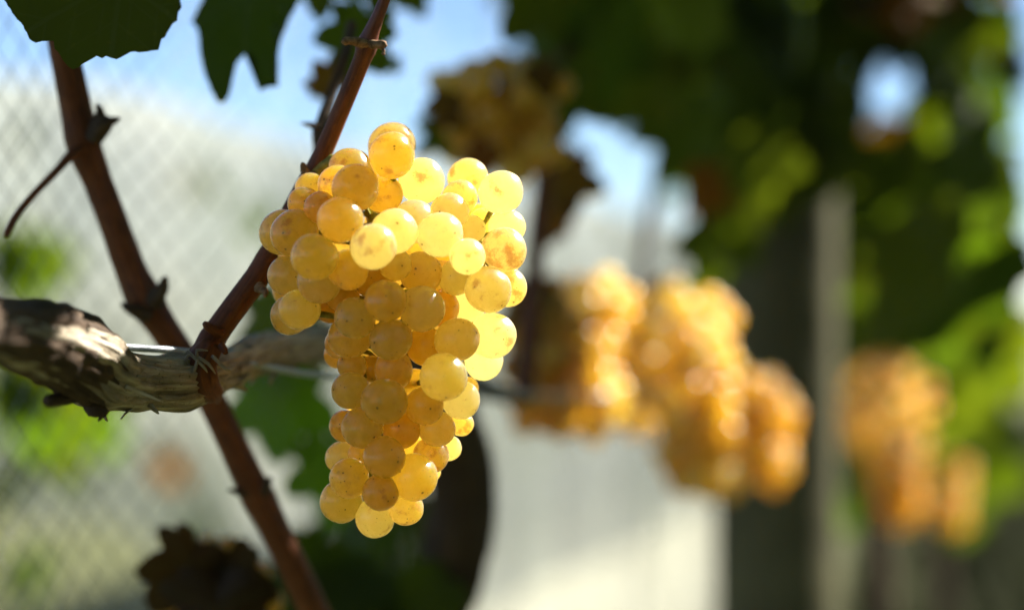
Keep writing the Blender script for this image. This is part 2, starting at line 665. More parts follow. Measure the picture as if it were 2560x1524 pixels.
B1 = [  # x, y, radius in an enlarged view, depth guess (mm, negative = towards the viewer), ripeness mixed with painted light and shade, russet
 (968,213,143, 14,.4,.7),(968,277,145,-16,.8,.4),(712,370,138, 8,.6,.6),(737,488,146,-20,.75,.3),(632,470,130,-8,.8,.4),
 (918,525,125,-4,.7,.5),(1158,440,144, 0,.15,.3),(452,488,95, 6,.6,.4),(412,585,102,-4,.7,.5),(512,612,102,-14,.85,.5),
 (643,686,142,-28,.85,.3),(270,770,140, 0,.5,.3),(350,775,148,-12,.65,.3),(477,925,145,-22,.6,.2),(853,862,146,-32,.25,.5),
 (990,763,145,-20,.1,.1),(1110,700,137,-12,.15,.1),(1280,788,141,-16,.1,.1),(1340,640,123,-6,.2,.55),(1405,555,114, 4,.2,.4),
 (1458,422,120, 8,.25,.5),(1672,513,134, 2,.15,.35),(1708,735,114, 6,.15,.2),(1552,705,85, 8,.5,.4),(1478,750,90,-2,.1,.1),
 (1690,882,138,-4,.2,.75),(1453,925,113,-20,.15,.3),(1588,1135,147,-14,.3,.5),(1712,1123,118,-3,.2,.5),(1385,1055,112,-10,.1,.1),
 (990,975,105,-17,.4,.2),(1155,1030,133,-12,.4,.2),(1166,1256,142,-18,.35,.1),(935,1208,131,-24,.65,.2),(1290,1250,112,-4,.85,.2),
 (1465,1240,102, 0,.1,.1),(1615,1430,142,-4,.1,.4),(690,1010,125,-20,.6,.3),(835,1045,130,-17,.5,.1),(505,1085,134,-10,.5,.2),
 (650,1165,111,-4,.5,.1),(305,1045,122,-4,.55,.1),(381,1262,124,-10,.5,.1),(325,1300,125,-2,.6,.2),(570,1265,84, 0,.6,.2),
 (733,1315,131,-16,.5,.1),(1600,850,80, 6,.2,.2)]
B2 = [
 (1297,168,130,-10,.35,.1),(1112,203,113,-10,.7,.1),(902,160,124,-20,.55,.1),(655,145,124,-10,.5,.1),(600,185,90,-2,.6,.1),
 (585,250,82, 3,.6,.1),(1460,290,113, 2,.05,.1),(920,345,115,-12,.6,.1),(1215,390,137,-18,.5,.2),(670,325,86,-6,.6,.1),
 (660,470,111,-10,.6,.2),(785,342,78,-4,.6,.1),(866,532,132,-20,.55,.1),(1103,560,113,-14,.6,.2),(1050,420,80,-6,.75,.2),
 (1325,525,112,-6,.15,.2),(1365,450,62, 4,.5,.4),(1325,668,70, 2,.4,.6),(1178,695,105,-8,.5,.1),(733,690,121,-14,.6,.2),
 (628,680,92,-2,.8,.5),(965,705,112,-12,.75,.1),(864,865,120,-16,.7,.2),(725,850,78,-4,.7,.2),(610,868,94, 2,.35,.2),
 (1143,855,104,-4,.55,.6),(1245,810,77, 4,.3,.3),(1145,955,55, 8,.4,.2),(654,990,119,-12,.8,.3),(843,1078,103,-16,.85,.4),
 (1045,987,135,-14,.75,.1),(605,1130,124,-2,.6,.4),(810,1230,117,-4,.3,.2),(993,1170,105,-4,.6,.5)]

BERRIES = []
for x, y, r, dz, ripe, russ in B1:
    px, py = z1(x, y)
    BERRIES.append([px, py, 1.035 * r / 2.559, 0.6 + dz * 0.001, ripe, russ])
for x, y, r, dz, ripe, russ in B2:
    px, py = z2(x, y)
    BERRIES.append([px, py, 1.035 * r / 2.394, 0.6 + dz * 0.001, ripe, russ])
N_FRONT = len(BERRIES)
for px, py in ((900,460),(850,560),(960,560),(1040,600),(1120,620),(800,650),(900,660),(1000,690),(1100,700),(860,760),(960,790),
               (1060,800),(1140,820),(930,880),(1000,1000),(900,1060),(960,1150),(790,600),(750,640),(735,725),(840,700),(780,720),(940,700),(960,1110),(848,618),(1020,1112),(1200,560),(1190,700),(1160,760)):
    BERRIES.append([px, py, 50 + 6 * random.random(), 0.610 + 0.010 * random.random(), 0.4 + 0.3 * random.random(), 0.3])
guess = [b[3] for b in BERRIES]
for it in range(160):
    for i in range(len(BERRIES)):
        bi = BERRIES[i]
        for j in range(i + 1, len(BERRIES)):
            bj = BERRIES[j]
            if abs(bi[0] - bj[0]) > 125 or abs(bi[1] - bj[1]) > 125: continue
            pi_, pj_ = at(*bi[:2], bi[3]), at(*bj[:2], bj[3])
            ri, rj = bi[2] * K * bi[3], bj[2] * K * bj[3]
            dd = pi_ - pj_
            s = 0.92 * (ri + rj)
            if dd.length < s:
                lat2 = dd.x * dd.x + dd.z * dd.z
                need = math.sqrt(max(0, s * s - lat2))
                dep = bi[3] - bj[3]
                sg = 1 if (dep > 0 or (dep == 0 and guess[i] >= guess[j])) else -1
                push = (need - abs(dep)) * 0.25
                bi[3] += sg * push
                bj[3] -= sg * push
    if it < 110:
        for i, b in enumerate(BERRIES):
            b[3] += (guess[i] - b[3]) * 0.03

bunch = empty('grape_bunch', at(900, 430, 0.612), 'plump golden bunch of white grapes lit through, in sharp focus beside the brown cane', 'grapes', 'bunches of grapes')
AX = [(at(905, 420, 0.612), .0022), (at(935, 560, 0.606), .0022), (at(960, 760, 0.604), .0019), (at(965, 950, 0.602), .0016), (at(940, 1120, 0.600), .0013), (at(915, 1220, 0.598), .001)]
SH = [(at(925, 540, 0.606), .0019), (at(1060, 560, 0.606), .0017), (at(1180, 620, 0.607), .0014)]
axis_pts = spline(AX, 0.004) + spline(SH, 0.004)
stalk = MB()
stalk.add(tube([(at(772, 452, 0.616), .0020), (at(830, 400, 0.614), .0019), (at(905, 420, 0.612), .0022)], 8, 0.003))
stalk.add(tube(AX, 8, 0.003))
stalk.add(tube(SH, 8, 0.003))
for i, (px, py, rp, D, ripe, russ) in enumerate(BERRIES):
    pos = at(px, py, D)
    r = rp * K * D
    near = min(axis_pts, key=lambda q: (q[0] + Vector((0, 0, 0.006)) - pos).length)[0]
    d = (pos - near)
    dn = d.normalized()
    ax = (dn * 0.8 + Vector((random.uniform(-.9, .9), random.uniform(-.5, .5), random.uniform(-1.1, .3)))).normalized()
    put_grape(bunch, pos, r, ax, GRAPE_FINE[i % 6] if i < N_FRONT else GRAPE_COARSE, min(1, max(0, ripe * 0.68 + random.uniform(-.06, .06))), russ, random.uniform(0.97, 1.02), random.uniform(0.98, 1.06))
    pedicel(stalk, near, pos - dn * r * 0.96, 0.0007)
stalk.build('stalk', M['stem'], bunch)
SUN_TARGETS = [(at(*z1(x, y), 0.6), 0.012) for x, y in ((1158,440),(990,763),(1110,700),(1280,788),(1340,640),(1405,555),(1458,422),(1672,513),(1708,735),
               (1690,882),(1453,925),(1588,1135),(1712,1123),(1385,1055),(1615,1430),(853,862),(968,217),(712,330))]
SUN_TARGETS += [(at(*z2(x, y), 0.6), 0.012) for x, y in ((1460,290),(1325,525),(1325,668),(1245,810))]


# ------------------------------------------------------------------ other bunches
def make_bunch(top, height, width, n, label, ripe=(0.2, 0.6), gr=0.0068, lean=(0, 0), stalk_to=None, seed=0, shoulder=0.45, blunt=0.30):
    rnd = random.Random(seed)
    top = Vector(top)
    b = empty('grape_bunch', top, label, 'grapes', 'bunches of grapes')
    pts = []
    ga = math.pi * (3 - math.sqrt(5))
    for i in range(n):
        t = (i + 0.5) / n
        t = t ** 0.85
        prof = (min(1, t / 0.16)) ** 0.6 * (1 - (1 - blunt) * max(0, (t - 0.2) / 0.8) ** 1.2)
        rad = max(0.15, prof) * (width / 2 - gr)
        rad *= rnd.uniform(0.62, 1.0)
        a = i * ga + rnd.uniform(-.3, .3)
        sh = 1 + shoulder * max(0, 0.35 - t) * math.cos(a)
        p = top + Vector((math.cos(a) * rad * sh + lean[0] * t, math.sin(a) * rad * 0.9 + lean[1] * t, -gr - t * (height - 2 * gr)))
        pts.append([p, gr * rnd.uniform(0.82, 1.12)])
    for it in range(30):
        for i in range(n):
            for j in range(i + 1, n):
                d = pts[i][0] - pts[j][0]
                s = 0.95 * (pts[i][1] + pts[j][1])
                L = d.length
                if 1e-6 < L < s:
                    d *= (s - L) / L * 0.5
                    pts[i][0] += d
                    pts[j][0] -= d
    ax = [(top + Vector((lean[0] * t, lean[1] * t, -t * height * 0.9)), 0.0018 * (1 - 0.5 * t)) for t in (0, 0.33, 0.66, 1)]
    mb = MB().add(tube(ax, 6, 0.01))
    if stalk_to is not None:
        mb.add(tube([(Vector(stalk_to), 0.0022), ((Vector(stalk_to) + top) / 2 + Vector((0.004, 0, 0.004)), 0.002), (top, 0.0018)], 6, 0.006))
    for p, r in pts:
        t = min(1, max(0, (top.z - p.z) / height))
        base = top + Vector((lean[0] * t, lean[1] * t, -max(0, t - 0.06) * height * 0.9))
        d = p - base
        dn = d.normalized() if d.length > 1e-6 else Vector((0, 0, -1))
        put_grape(b, p, r, (dn + Vector((0, 0, -0.3))).normalized(), GRAPE_COARSE, rnd.uniform(*ripe), rnd.uniform(0.1, 0.6))
        mb.add(tube([(base, 0.0007), (p - dn * r * 0.95, 0.0009)], 4, 0.05))
    mb.build('stalk', M['stem'], b)
    return b, pts


def px_bunch(px, y0, y1, wpx, D, n, label, targets=0, lean_px=0, **kw):
    top = at(px, y0, D)
    b, pts = make_bunch(top, (y1 - y0) * K * D, wpx * K * D, n, label, lean=(lean_px * K * D, 0), **kw)
    if targets:
        lit_side = sorted(pts, key=lambda q_: -(q_[0].x - lean_px * K * D * (top.z - q_[0].z) / ((y1 - y0) * K * D)))
        for p, r in lit_side[:max(2, len(pts) // (targets * 2))]:
            SUN_TARGETS.append((p, 0.004))
    return b


# ------------------------------------------------------------------ the near vine: cordon, canes, spurs, leaves
vine = empty('grapevine', at(515, 985, 0.61), 'old grey cordon arm with two brown canes rising from it and dark hanging leaves', 'vine', 'vines of the row')


def cordon_disp(seed, amp):
    def f(th, L, t):
        c = Vector((math.cos(th) * 1.2, math.sin(th) * 1.2, L * 12 + seed))
        c2 = Vector((math.cos(th) * 6.5, math.sin(th) * 6.5, L * 26 + seed))
        c3 = Vector((math.cos(th) * 14, math.sin(th) * 14, L * 120 + seed))
        a = noise.noise(c) * 0.26 + (abs(noise.noise(c2)) - 0.25) * 0.34 + noise.noise(c3) * 0.10 + abs(noise.noise(Vector((math.cos(th) * 22, math.sin(th) * 22, L * 60 + seed)))) * 0.10
        return a * amp
    return f


cord = pxpath([(-230, 835, 0.44, 62), (-90, 822, 0.48, 64), (0, 826, 0.515, 68), (110, 853, 0.545, 86), (190, 890, 0.565, 88), (240, 930, 0.576, 84),
               (310, 952, 0.588, 70), (390, 958, 0.598, 64), (455, 955, 0.606, 64), (510, 945, 0.615, 50), (560, 925, 0.64, 46), (640, 888, 0.672, 45),
               (730, 868, 0.705, 42), (820, 858, 0.74, 40), (900, 872, 0.77, 40)])
v, f, r = tube(cord, 56, 0.0016, cordon_disp(3.0, 1.0))
mesh_obj('cordon', v, f, M['bark'], vine, None, r)
v, f, r = tube(pxpath([(880, 870, 0.765, 40), (950, 890, 0.79, 40), (1100, 945, 0.86, 38), (1200, 970, 0.90, 28), (1280, 990, 0.94, 18), (1330, 1000, 0.97, 9)]), 32, 0.003, cordon_disp(31.0, 0.9))
mesh_obj('cordon', v, f, M['bark_dark'], vine, None, r)


v, f, r = tube([(p, rr * k) for (p, rr), k in zip(cord[:6], (1.12, 1.12, 1.14, 1.10, 1.06, 0.93))], 56, 0.0016,
               lambda th, L, t: cordon_disp(23.0, 0.9)(th, L, t) + (0.10 * noise.noise(Vector((math.cos(th) * 4, math.sin(th) * 4, L * 60))) if t > 0.8 else 0))
mesh_obj('outer_bark', v, f, M['bark_dark'], vine, None, r)


def peel(mb, p, along, outd, L, w, curl):
    """one loose ribbon of bark"""
    n = 7
    side = along.cross(outd).normalized()
    V, F, R = [], [], []
    ph = random.uniform(0, 40)
    for i in range(n):
        t = i / (n - 1)
        c = p + along * (L * t) + outd * (curl * t * t * L + 0.0002)
        ww = w * (1 - 0.75 * t ** 1.5) * random.uniform(0.7, 1.1)
        th = 0.00035
        for sgn, o in ((-1, 0), (1, 0), (1, th), (-1, th)):
            V.append(c + side * (sgn * ww * 0.5) + outd * o)
            R.append((sgn * ww * 0.5 + ph, o, L * t))
    for i in range(n - 1):
        for k in range(4):
            k2 = (k + 1) % 4
            F.append((i * 4 + k, i * 4 + k2, i * 4 + 4 + k2, i * 4 + 4 + k))
    F += [(3, 2, 1, 0), ((n - 1) * 4, (n - 1) * 4 + 1, (n - 1) * 4 + 2, (n - 1) * 4 + 3)]
    mb.add((V, F, R))


rb = random.Random(5)
random.seed(21)
flakes = MB()
cpath = spline(cord, 0.0016)
for i in range(110):
    k = rb.randint(60, 330) if i > 50 else rb.randint(150, 250)
    if k >= len(cpath) - 2: continue
    p, r = cpath[k]
    t = (cpath[k + 1][0] - p).normalized() * rb.choice((1, -1, 1))
    a = rb.uniform(0, 2 * math.pi) if i > 46 else rb.uniform(math.pi * 1.2, math.pi * 1.8)
    xx = t.cross(Vector((0, 0, 1))).normalized()
    zz = xx.cross(t).normalized()
    if zz.z < 0: zz = -zz
    o = (xx * math.cos(a) + zz * math.sin(a)).normalized()
    peel(flakes, p + o * r * rb.uniform(0.93, 1.02), (t + o * rb.uniform(-0.02, 0.22)).normalized(), o, rb.uniform(0.004, 0.014), rb.uniform(0.0014, 0.0042), rb.uniform(0.0, 0.45))
fl = flakes.build('bark_flakes', M['bark'], vine)
fl['kind'] = 'stuff'
random.seed(31)

# orange-brown spur wood where the cane leaves the cordon
v, f, r = tube(pxpath([(545, 1000, 0.622, 10), (520, 970, 0.612, 34), (500, 940, 0.6065, 44), (500, 910, 0.606, 42), (512, 885, 0.606, 36), (528, 858, 0.607, 30)]), 28, 0.0015, cordon_disp(9, 0.55))
mesh_obj('spur', v, f, M['cane'], vine, None, r)


def knots(nodes, amp):
    def fn(th, L, t):
        a = 0.03 * noise.noise(Vector((math.cos(th) * 3, math.sin(th) * 3, L * 30)))
        a += 0.035 * noise.noise(Vector((math.cos(th) * 9, math.sin(th) * 9, L * 12)))
        for nt_, w in nodes:
            a += amp * math.exp(-((t - nt_) / w) ** 2)
        return a
    return fn


cane1 = pxpath([(508, 900, 0.606, 38), (522, 862, 0.608, 33), (540, 832, 0.610, 32), (578, 779, 0.612, 31), (643, 692, 0.615, 31), (665, 655, 0.616, 31), (690, 610, 0.617, 28), (735, 520, 0.619, 26),
                (772, 452, 0.618, 27), (790, 420, 0.617, 25), (816, 362, 0.615, 23), (865, 248, 0.611, 22), (905, 150, 0.607, 22), (913, 128, 0.606, 26), (921, 104, 0.606, 27), (928, 82, 0.605, 20), (945, 42, 0.603, 16), (961, 0, 0.602, 15), (985, -70, 0.600, 14), (1015, -170, 0.597, 13)])
v, f, r = tube(cane1[:15], 28, 0.002, knots([(0.05, .02)], 0.06))
c1 = mesh_obj('cane', v, f, M['cane'], vine, None, r)
v, f, r = tube(cane1[14:], 24, 0.002, knots([], 0))
mesh_obj('cane_tip', v, f, M['cane_top'], vine, None, r)


def stub(rows, mat, name, nseg=12, rough=0.25, parent=vine):
    v, f, r = tube(pxpath(rows), nseg, 0.0009, lambda th, L, t: rough * noise.noise(Vector((math.cos(th) * 2.5, math.sin(th) * 2.5, L * 500 + rows[0][0]))))
    return mesh_obj(name, v, f, mat, parent, None, r)


stub([(915, 112, 0.604, 14), (888, 104, 0.602, 11), (872, 102, 0.601, 9), (862, 103, 0.601, 10), (855, 101, 0.601, 6)], M['bud'], 'bud')
stub([(925, 112, 0.604, 13), (945, 112, 0.602, 10), (958, 112, 0.601, 11), (967, 110, 0.601, 6)], M['bud'], 'bud')
stub([(948, 118, 0.602, 5), (960, 126, 0.601, 4), (957, 134, 0.601, 4), (961, 136, 0.6, 3)], M['bud'], 'tendril')
stub([(785, 440, 0.614, 14), (768, 440, 0.612, 12), (761, 424, 0.611, 11), (758, 412, 0.611, 8), (759, 406, 0.611, 4)], M['bud'], 'bud')
stub([(549, 833, 0.606, 16), (528, 822, 0.603, 13), (516, 812, 0.602, 11), (509, 806, 0.602, 5)], M['cane'], 'bud')
stub([(645, 716, 0.606, 14), (657, 724, 0.605, 11), (664, 732, 0.604, 8), (661, 742, 0.604, 4)], M['bud'], 'bud')
stub([(552, 862, 0.604, 10), (562, 876, 0.603, 9), (566, 885, 0.603, 5)], M['cane'], 'bud')
# dried bark fibres at the foot of the cane
fib = MB()
for i in range(7):
    a = at(rb.uniform(450, 545), rb.uniform(868, 905), 0.600)
    b_ = a + Vector((rb.uniform(-.004, .007), rb.uniform(-.001, .002), rb.uniform(-.008, .005)))
    fib.add(tube([(a, .0006), ((a + b_) / 2 + Vector((rb.uniform(-.002, .002), -.001, rb.uniform(-.002, .002))), .0006), (b_, .0002)], 5, 0.002))
fo = fib.build('bark_fibres', M['bark'], vine)
fo['kind'] = 'stuff'
# cut twig end under the cordon and hanging shreds
stub([(240, 980, 0.578, 19), (170, 993, 0.562, 18), (122, 1001, 0.552, 17), (119, 1002, 0.5515, 14)], M['bark_dark'], 'cut_twig', 14, 0.08)
stub([(235, 1005, 0.572, 26), (240, 1022, 0.571, 22), (262, 1030, 0.571, 10), (252, 1042, 0.571, 5), (245, 1052, 0.571, 2)], M['bark_dark'], 'bark_shred', 14, 0.5)
stub([(205, 985, 0.572, 20), (220, 1015, 0.571, 14), (216, 1028, 0.571, 5)], M['bark_dark'], 'bark_shred', 12, 0.5)
stub([(375, 1012, 0.59, 8), (388, 1024, 0.589, 6), (397, 1034, 0.589, 2)], M['bark'], 'bark_shred', 8, 0.4)

# second cane, a hand's breadth behind
cane2 = pxpath([(110, -60, 0.655, 36), (140, 30, 0.66, 37), (165, 150, 0.665, 37), (190, 270, 0.67, 39), (205, 340, 0.672, 45), (215, 380, 0.673, 43), (245, 455, 0.675, 37), (285, 560, 0.677, 37), (325, 670, 0.68, 39), (362, 748, 0.682, 47),
                (405, 815, 0.685, 38), (455, 890, 0.69, 37), (520, 985, 0.695, 36), (570, 1085, 0.70, 36), (615, 1180, 0.705, 38), (645, 1240, 0.71, 43), (685, 1320, 0.715, 38), (740, 1430, 0.725, 38), (800, 1560, 0.74, 38), (860, 1700, 0.755, 38)])
v, f, r = tube(cane2, 24, 0.003, knots([], 0))
mesh_obj('cane', v, f, M['cane'], vine, None, r)
stub([(235, 345, 0.668, 24), (262, 310, 0.664, 22), (282, 302, 0.663, 11), (300, 296, 0.662, 3)], M['bark_dark'], 'bud', 12, 0.2)
stub([(235, 330, 0.668, 20), (250, 285, 0.665, 13), (246, 268, 0.664, 8), (240, 262, 0.664, 4)], M['bark_dark'], 'bud', 12, 0.2)
stub([(205, 372, 0.668, 16), (180, 385, 0.664, 13), (140, 428, 0.66, 10), (85, 485, 0.654, 9), (40, 540, 0.648, 9), (18, 582, 0.645, 9), (14, 588, 0.645, 6)], M['cane'], 'side_shoot', 12, 0.04)
stub([(385, 750, 0.678, 26), (405, 725, 0.674, 16), (412, 700, 0.672, 11), (418, 692, 0.672, 4)], M['bark_dark'], 'bud', 12, 0.2)
stub([(365, 785, 0.678, 24), (335, 775, 0.674, 16), (315, 765, 0.672, 10), (302, 758, 0.672, 3)], M['bark_dark'], 'bud', 12, 0.2)
stub([(655, 1225, 0.706, 20), (672, 1200, 0.702, 10), (676, 1192, 0.702, 4)], M['bark_dark'], 'bud', 12, 0.2)
stub([(630, 1235, 0.706, 20), (598, 1228, 0.702, 9), (572, 1224, 0.70, 4)], M['bark_dark'], 'bud', 12, 0.2)
# thin twig behind the front cane
stub([(880, 60, 0.70, 14), (861, 145, 0.69, 14), (831, 229, 0.685, 14), (808, 300, 0.68, 17), (800, 330, 0.678, 20), (797, 381, 0.676, 15), (790, 450, 0.67, 15), (770, 520, 0.66, 14)], M['bark_dark'], 'side_shoot', 12, 0.04)
stub([(806, 325, 0.678, 16), (780, 314, 0.675, 8), (752, 308, 0.673, 2)], M['bark_dark'], 'bud', 10, 0.1)


def outline_leaf(name, pts, D, tilt, parent, tint, centre, bulge=0.004, mat='leaf'):
    """a single large leaf: serrated blade outline at its own depth, gently warped. tilt = depth change per metre in x and z"""
    c = at(*centre, D)
    size = 0.075
    bm = bmesh.new()
    P = []
    n = len(pts)
    for i in range(n):
        a, b_ = pts[i], pts[(i + 1) % n]
        L = math.hypot(b_[0] - a[0], b_[1] - a[1])
        k = max(1, int(L / 9))
        for j in range(k):
            t = j / k
            nx, ny = (b_[1] - a[1]) / (L + 1e-6), -(b_[0] - a[0]) / (L + 1e-6)
            w = (random.uniform(-1, 1) * 1.6) if j else 0
            P.append((a[0] + (b_[0] - a[0]) * t + nx * w, a[1] + (b_[1] - a[1]) * t + ny * w))
    vs = [bm.verts.new(at(x, y, D)) for x, y in P]
    bm.faces.new(vs)
    bmesh.ops.triangulate(bm, faces=bm.faces[:])
    for _ in range(4):
        long_e = [e for e in bm.edges if e.calc_length() > 0.006 and len(e.link_faces) == 2]
        if not long_e: break
        bmesh.ops.subdivide_edges(bm, edges=long_e, cuts=1)
        bmesh.ops.triangulate(bm, faces=bm.faces[:])
    V, F, R = [], [], []
    for v_ in bm.verts:
        q = v_.co - c
        R.append((q.x / size, 0, q.z / size))
        dy = tilt[0] * q.x + tilt[1] * q.z + bulge * noise.noise(Vector((q.x * 38, 3.3 + D, q.z * 38))) + tilt[2] * abs(q.x)
        V.append((v_.co.x, v_.co.y + dy, v_.co.z))
    bm.verts.index_update()
    F = [tuple(v_.index for v_ in fc.verts) for fc in bm.faces]
    bm.free()
    o = mesh_obj(name, V, F, M[mat], parent, None, R)
    o.color = (*tint, 1)
    return o


L1 = [(q[0] / 2.394, q[1] / 2.394) for q in ((40, -40), (60, 0), (130, 95), (160, 140), (215, 200), (260, 280), (300, 305), (335, 295), (400, 290), (410, 340), (445, 380), (480, 430), (520, 460), (550, 445), (590, 410),
      (640, 372), (670, 385), (690, 370), (750, 388), (820, 340), (890, 335), (975, 318), (985, 250), (1005, 235), (1020, 170), (1065, 130), (1060, 80), (1085, 40), (1070, -30), (1010, -160), (820, -260), (500, -300), (200, -220))]
outline_leaf('leaf', L1, 0.622, (0.25, 0.5, 0.0), vine, (0.9, 0.75, 0.7), (300, -60))
L2 = [(450 + q[0] / 2.624, q[1] / 2.624) for q in ((140, -120), (140, 0), (75, 150), (130, 210), (150, 300), (165, 400), (190, 500), (230, 600), (290, 700), (330, 710), (355, 680), (380, 560), (400, 450), (450, 385), (500, 380),
      (530, 450), (545, 560), (560, 630), (600, 600), (640, 590), (690, 600), (665, 520), (660, 420), (680, 300), (720, 180), (770, 70), (800, 20), (870, -60), (760, -240), (400, -300))]
outline_leaf('leaf', L2, 0.73, (-0.2, 0.4, 0.0), vine, (0.8, 0.9, 0.7), (620, -40), 0.006)

# ------------------------------------------------------------------ trellis wire
v, f, r = tube([(at(160, 862, 0.555), .00125), (at(282, 866, 0.596), .00125), (at(458, 878, 0.622), .00125), (at(560, 895, 0.640), .00125), (at(686, 920, 0.668), .00125), (at(845, 943, 0.715), .00125), (at(1300, 985, 0.93), .00125), (at(1930, 985, 1.62), .00125), (at(2300, 960, 2.9), .00125)], 10, 0.006)
tag(mesh_obj('trellis_wire', v, f, M['wire'], None, (0, 0, 0), r), 'thin grey galvanised wire running above the old cordon arm', 'wire')

# ------------------------------------------------------------------ second vine with its trunk, behind the bunch
vine2 = empty('grapevine', at(1150, 1540, 0.95), 'dark vine trunk bending behind the tip of the golden bunch', 'vine', 'vines of the row')
v, f, r = tube(pxpath([(1120, 960, 0.90, 60), (1125, 1040, 0.91, 66), (1140, 1120, 0.925, 78), (1148, 1210, 0.935, 82), (1148, 1300, 0.94, 82), (1128, 1400, 0.95, 84), (1090, 1500, 0.96, 84), (1050, 1640, 0.97, 80), (1020, 2000, 0.98, 85), (1020, 5900, 0.98, 95)]), 40, 0.004, cordon_disp(17, 0.9))
mesh_obj('trunk', v, f, M['bark_dark'], vine2, None, r)
# canes of the second vine, leaning across the middle of the picture
for rows in ([(1310, 1000, 0.96, 26), (1330, 760, 0.98, 24), (1345, 560, 1.0, 23), (1375, 330, 1.02, 22), (1420, 100, 1.05, 21), (1450, -200, 1.08, 20)],
             [(1500, 985, 1.36, 16), (1590, 760, 1.38, 15), (1620, 560, 1.38, 15), (1650, 380, 1.38, 14), (1660, 100, 1.38, 14)]):
    v, f, r = tube(pxpath(rows), 16, 0.005, knots([], 0))
    mesh_obj('cane', v, f, M['cane'], vine2, None, r)

# ------------------------------------------------------------------ post
vine3 = empty('grapevine', at(2150, 1900, 2.2), 'leafy vine growing beyond the timber post', 'vine', 'vines of the row')
for rows, w in (((2190, 2.3), 34), ((2350, 3.1), 22)):
    v, f, r = tube(pxpath([(rows[0] + 30, 900, rows[1], w * 0.8), (rows[0] + 8, 1100, rows[1], w), (rows[0] - 6, 1300, rows[1], w), (rows[0] + 4, 1600, rows[1], w * 1.1), (rows[0], 2900, rows[1], w * 1.3)]), 20, 0.02, cordon_disp(rows[0], 0.8))
    mesh_obj('trunk', v, f, M['bark_dark'], vine3, None, r)
pc = at(1945, 762, 1.66)
prow = [(Vector((pc.x + 0.002 * math.sin(z * 5), pc.y, z)), 0.054) for z in (-0.2, 0.0, 0.3, 0.6, 0.9, 1.2, 1.5, 1.78, 1.8)]
prow[-1] = (prow[-1][0], 0.045)
v, f, r = tube(prow, 48, 0.02, lambda th, L, t: 0.03 * noise.noise(Vector((math.cos(th) * 5, math.sin(th) * 5, L * 2))) + 0.02 * noise.noise(Vector((math.cos(th) * 18, math.sin(th) * 18, L * 1.2))))
tag(mesh_obj('timber_post', v, f, M['post'], None, (0, 0, 0), r), 'thick round grey-green timber post among the vines', 'post')
for z in (0.75, 0.9, 1.02, 0.82, 0.97):
    SUN_TARGETS.append((Vector((pc.x + 0.06, pc.y + 0.01, z)), 0.02))

# ------------------------------------------------------------------ bunches along the row
GB = 0.0072
px_bunch(1345, 700, 1075, 210, 1.06, 50, 'brownish bunch half hidden by brown leaves, next along behind the sharp bunch', 0, 30, seed=13, ripe=(0.5, 0.9), gr=GB)
px_bunch(1455, 800, 1085, 230, 1.12, 48, 'short golden bunch hanging lower than the brownish one beside it', 14, -10, seed=3, gr=GB, blunt=0.6)
px_bunch(1500, 690, 850, 150, 1.14, 24, 'little golden cluster high between the brown leaf and the long bunch', 12, -20, seed=14, gr=GB, blunt=0.6)
px_bunch(1660, 680, 1240, 330, 1.20, 105, 'long glossy golden bunch with the most sunlit berries, before the timber post', 16, 110, seed=4, shoulder=0.8, gr=GB, blunt=0.42)
px_bunch(1560, 780, 1080, 190, 1.30, 48, 'golden bunch tucked behind the long glossy one', 24, 20, seed=15, gr=GB, blunt=0.5)
px_bunch(1900, 930, 1215, 200, 1.40, 48, 'small amber bunch hanging directly against the timber post', 14, 10, seed=5, gr=GB, ripe=(0.35, 0.75), blunt=0.5)
N_NEAR = len(SUN_TARGETS)
px_bunch(2200, 880, 1320, 270, 1.92, 110, 'large orange bunch hanging beyond the timber post', 22, 50, seed=6, ripe=(0.4, 0.75), shoulder=1.0)
px_bunch(2130, 900, 1120, 150, 2.0, 36, 'small orange bunch between the timber post and the large orange one', 18, 0, seed=16, ripe=(0.4, 0.75))
px_bunch(2360, 1120, 1330, 170, 2.2, 44, 'small orange bunch low, farther along than the large orange one', 18, 20, seed=7, ripe=(0.4, 0.75))
px_bunch(1240, 125, 440, 370, 0.96, 70, 'shaded brownish bunch high up among the leaves behind the sharp bunch', 0, 20, seed=8, ripe=(0.2, 0.6), blunt=0.5)
px_bunch(540, 1345, 1750, 300, 0.80, 60, 'dark shaded bunch low beside the slanting brown cane', 0, 0, seed=9, ripe=(0.6, 1.0))

